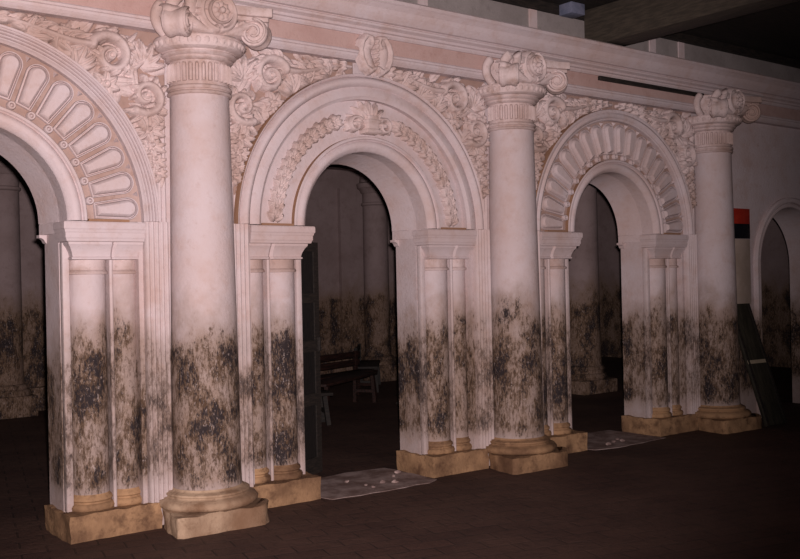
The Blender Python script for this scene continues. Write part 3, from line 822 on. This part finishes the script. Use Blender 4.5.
PG = [(ARCH[0], 1, 'mouldy paired pilasters on the right jamb of the left arch'),
      (ARCH[0], -1, 'paired pilasters on the far left jamb of the left arch'),
      (ARCH[1], -1, 'paired pilasters between the nearest column and the middle opening'),
      (ARCH[1], 1, 'mouldy paired pilasters between the middle opening and the second column'),
      (ARCH[2], -1, 'narrow-looking paired pilasters between second column and right opening'),
      (ARCH[2], 1, 'dim paired pilasters between the right opening and the third column')]
first = {}
for xc, sg, lab in PG:
    if sg not in first: p = first[sg] = make_pilaster(sg, lab)
    else: p = copy_tree(first[sg]); p['label'] = lab
    p.location.x = xc

# plain surround of the far right doorway
t = thing('door_surround', 'plain rounded moulding around the dim doorway at the right edge', 'door moulding', (A3X, 0, A3Z))
def sw3(r0, r1, yf, nm):
    P = [(r0, YW-.001), (r0, yf+.01), (r0+.01, yf), (r1-.02, yf), (r1, yf+.015), (r1, YW-.001)]
    V, F = sweep(arcpath(A3X, A3Z, .0), P)
    return mk(nm, [Vector(v)-Vector((A3X, 0, A3Z)) for v in V], F, M_PL, t, smooth=True, auto=30)
sw3(A3R, A3R+.05, .07, 'inner_moulding'); sw3(A3R+.055, A3R+.12, .05, 'outer_moulding')

# ------------------------------------------------------------------ far hall
FG = 'columns against the far wall'
xs = [.65+k*S for k in range(-2, 4)]
def far_column(label):
    t = thing('wall_column', label, 'column', (0, 0, 0), FG)
    MB().box(-.32, .32, -.32, .18, 0, .28).build('plinth', M_FAR, t, bevel=.02)
    V, F = lathe([(.31, .28), (.32, .30), (.31, .34), (.27, .36), (.28, .38), (.27, .41), (.235, .43)], 0, 0, 48); mk('base_moulding', V, F, M_FAR, t, smooth=True, auto=50)
    V, F = lathe([(.235, .42), (.222, .6), (.21, 3.0)], 0, 0, 48); mk('shaft', V, F, M_FAR, t, smooth=True, auto=60)
    V, F = lathe([(.21, 2.98), (.235, 3.0), (.235, 3.03), (.212, 3.04), (.212, 3.19), (.24, 3.21), (.26, 3.26), (.30, 3.29), (.31, 3.36), (.26, 3.38), (.24, 3.6)], 0, 0, 48); mk('capital', V, F, M_FAR, t, smooth=True, auto=40)
    for ang in (-PI/4, -3*PI/4):
        v = volute(t, ang, 3.44, .34); v.data.materials[0] = M_FAR
        for c in v.children: c.data.materials[0] = M_FAR
    MB().box(-.33, .33, -.33, .0, 3.54, 3.61).build('abacus', M_FAR, t, bevel=.01)
    return t
fl = ['far-hall column standing beyond the left edge of the left arch', 'dim far-hall column seen through the left arch',
      'far-hall column hidden behind the nearest column', 'dim far-hall column seen at the right of the middle opening',
      'far-hall column standing behind the second column', 'far-hall column near the right end of the far wall']
f0 = far_column(fl[1]); f0.location = (xs[2], 7.10, 0)
for k, x in enumerate(xs):
    if k in (2,): continue
    if k in (0, 1, 3, 5): continue
    c = copy_tree(f0); c.location = (x, 7.10, 0); c['label'] = fl[3]
# stout columns standing free in the middle of the far hall
def hall_column(label):
    t = thing('hall_column', label, 'column', (0, 0, 0), 'free-standing columns of the far hall')
    MB().box(-.36, .36, -.36, .36, 0, .20).build('plinth', M_FAR, t, bevel=.02)
    V, F = lathe([(.34, .20), (.36, .23), (.34, .28), (.31, .29), (.31, .33), (.33, .35), (.31, .39), (.29, .40)], 0, 0, 48); mk('base_moulding', V, F, M_FAR, t, smooth=True, auto=50)
    V, F = lathe([(.29, .40), (.275, .6), (.26, 3.5)], 0, 0, 64); mk('shaft', V, F, M_FAR, t, smooth=True, auto=60)
    V, F = lathe([(.26, 3.48), (.29, 3.5), (.29, 3.54), (.27, 3.56), (.27, 3.8), (.36, 3.92), (.36, 4.297)], 0, 0, 48); mk('capital', V, F, M_FAR, t, smooth=True, auto=40)
    return t
h0 = hall_column('stout dim column on a square plinth seen through the right opening'); h0.location = (7.75, 3.35, 0)

# door leaves, half open into the far hall
def door_leaf(x, label, ang=24):
    t = thing('door_leaf', label, 'door', (x, YB+.05, 0), 'open timber door leaves'); a = math.radians(ang); t.rotation_euler = (0, 0, a)
    Wd = .585
    fr = MB(); 
    fr.box(0, .07, 0, .045, .03, 2.02); fr.box(Wd-.07, Wd, 0, .045, .03, 2.02)
    for z0, z1 in ((.03, .17), (.62, .72), (1.08, 1.18), (1.50, 1.58), (1.94, 2.02)): fr.box(.07, Wd-.07, 0, .045, z0, z1)
    fr.build('frame', M_WOOD, t)
    for z0, z1 in ((.17, .62), (.72, 1.08), (1.18, 1.50), (1.58, 1.94)):
        MB().box(.071, Wd-.071, .012, .030, z0+.001, z1-.001).build('panel', M_DOOR, t)
    MB().box(Wd-.05, Wd-.02, -.03, 0, 1.08, 1.2).build('handle', M_WOOD, t, bevel=.006)
    return t
door_leaf(ARCH[1]-JW+.03, 'dark panelled door leaf half open behind the middle opening')
door_leaf(ARCH[2]-JW+.03, 'dark panelled door leaf half open behind the right opening')

# broken benches and planks heaped in the far hall
def bench(x, y, rz, L, h, label, mat, back=True, tilt=0):
    t = thing('bench', label, 'bench', (x, y, 0), 'old benches heaped in the far hall'); t.rotation_euler = (tilt, 0, rz)
    MB().box(-L/2, L/2, -.17, .17, h-.035, h).build('seat', mat, t, bevel=.005)
    for sx in (-1, 1):
        for sy in (-1, 1):
            MB().bar((sx*(L/2-.1), sy*.13, h-.04), (sx*(L/2-.06), sy*.15, .0), .05, .05).build('leg', mat, t)
        MB().box(sx*(L/2-.08)-.02, sx*(L/2-.08)+.02, -.12, .12, .14, .18).build('stretcher', mat, t)
    if back:
        for z in (h+.06, h+.18): MB().box(-L/2, L/2, .15, .18, z, z+.09).build('back_rail', mat, t, bevel=.004)
        for sx in (-1, 1): MB().box(sx*(L/2-.1)-.025, sx*(L/2-.1)+.025, .14, .19, h, h+.28).build('back_post', mat, t)
    return t
bench(4.15, 4.35, .55, 1.7, .42, 'reddish low bench nearest in the heap behind middle opening', M_RED, False)
bench(4.55, 5.15, .35, 1.8, .38, 'reddish backed bench behind the low one in middle opening', M_RED)
bench(5.9, 6.15, .9, 1.3, .40, 'dark backed bench at the rear of the heap', M_WOOD)
bench(2.9, 3.55, -.35, .9, .38, 'short dark bench at the left of the heap behind middle opening', M_WOOD, False)
for i, (a, b, wv, lab) in enumerate((((3.0, 5.0, .03), (4.0, 5.9, .03), .16, 'long reddish plank lying on the floor left of the benches'),
                                   ((4.9, 4.0, .02), (5.9, 4.6, .02), .2, 'dark plank on the floor right of the low bench'))):
    a = Vector(a); b = Vector(b)
    o = MB().bar(Vector((0, 0, .02)), b-a+Vector((0, 0, .02)), wv, .03).build('plank', M_RED if i == 0 else M_WOOD, None, off=a)
    prop(o, lab, 'plank', 'loose planks in the far hall')

# ------------------------------------------------------------------ sign, panel and leaning board by the third column
t = thing('painted_sign', 'small square sign, red above and black below, beside the third column', 'sign', (6.80, YW-.02, 2.08))
MB().box(-.19, .19, 0, .018, .17, .345).build('red_half', M_SIGNR, t, bevel=.003)['label'] = 'red upper half of the sign'
MB().box(-.19, .19, 0, .018, 0, .17).build('black_half', M_SIGNB, t, bevel=.003)['label'] = 'black lower half of the sign'
o = MB().box(6.62, 6.98, YW-.022, YW-.002, 1.33, 2.075).build('wall_panel', M_PAPER, bevel=.003)
prop(o, 'narrow cream panel on the wall under the red and black sign', 'panel')
t = thing('leaning_board', 'tall dark greenish board leaning on the wall right of the third column', 'board', (6.62, -.42, 0))
yt = math.atan2(.46, 1.33); 
b = MB().box(-.17, .17, -.012, .028, .005, 1.40).build('panel', M_BOARD, t, bevel=.005)
MB().box(-.172, .172, -.018, -.012, .70, .74).build('tape_strip', M_TAPE, t)['label'] = 'pale strip of tape across the board'
for sx in (-1, 1): MB().box(*sorted((sx*.17, sx*.14)), -.022, -.012, .01, 1.395).build('edge_batten', M_WOOD, t)
t.rotation_euler = (-yt, 0, math.radians(-4)); t.location.z = .012

# ------------------------------------------------------------------ worn thresholds and rubble
def blob_slab(x0, x1, y0, y1, h, label, seed):
    r = random.Random(seed); n = 34; P = []
    for i in range(n):
        a = 2*PI*i/n; k = (abs(math.cos(a))**12+abs(math.sin(a))**12)**(-1/12)
        x = (x0+x1)/2+(x1-x0)/2*k*math.cos(a)*r.uniform(.95, 1.0); y = (y0+y1)/2+(y1-y0)/2*k*math.sin(a)*r.uniform(.92, 1.04); P.append((x, y))
    o = MB().prism(P, .0005, h).build('threshold_slab', M_THR)
    return prop(o, label, 'threshold', 'worn pale thresholds')
blob_slab(ARCH[1]-.555, ARCH[1]+.56, -.10, .72, .005, 'pale crumbling threshold in the floor of the middle opening', 2)
blob_slab(ARCH[2]-.555, ARCH[2]+.555, -.10, .72, .005, 'pale crumbling threshold in the floor of the right opening', 5)
def rock(x, y, z, r, seed, label, group):
    rr = random.Random(seed); bm = bmesh.new(); bmesh.ops.create_icosphere(bm, subdivisions=2, radius=r)
    d = [Vector((rr.gauss(0, 1), rr.gauss(0, 1), rr.gauss(0, 1))).normalized() for _ in range(7)]
    for v in bm.verts:
        for q in d:
            k = v.co.dot(q); lim = r*.62
            if k > lim: v.co -= q*(k-lim)
        v.co.z *= .55
    mz = min(v.co.z for v in bm.verts)
    for v in bm.verts: v.co.z -= mz
    me = bpy.data.meshes.new('rubble_stone'); bm.to_mesh(me); bm.free(); me.materials.append(M_RUB)
    o = bpy.data.objects.new('rubble_stone', me); COL.objects.link(o); o.location = (x, y, z); o.rotation_euler = (0, 0, rr.uniform(0, 6))
    return prop(o, label, 'rubble', group)
rr = random.Random(21)
for i in range(8):
    rock(ARCH[1]+rr.uniform(-.2, .46), rr.uniform(.05, .5), .0055, rr.uniform(.014, .034), 30+i, 'pale broken plaster lump on the threshold of the middle opening', 'rubble on the middle threshold')
for i in range(5):
    rock(ARCH[2]+rr.uniform(-.4, .45), rr.uniform(.02, .5), .0055, rr.uniform(.014, .034), 60+i, 'pale broken plaster lump on the threshold of the right opening', 'rubble on the right threshold')
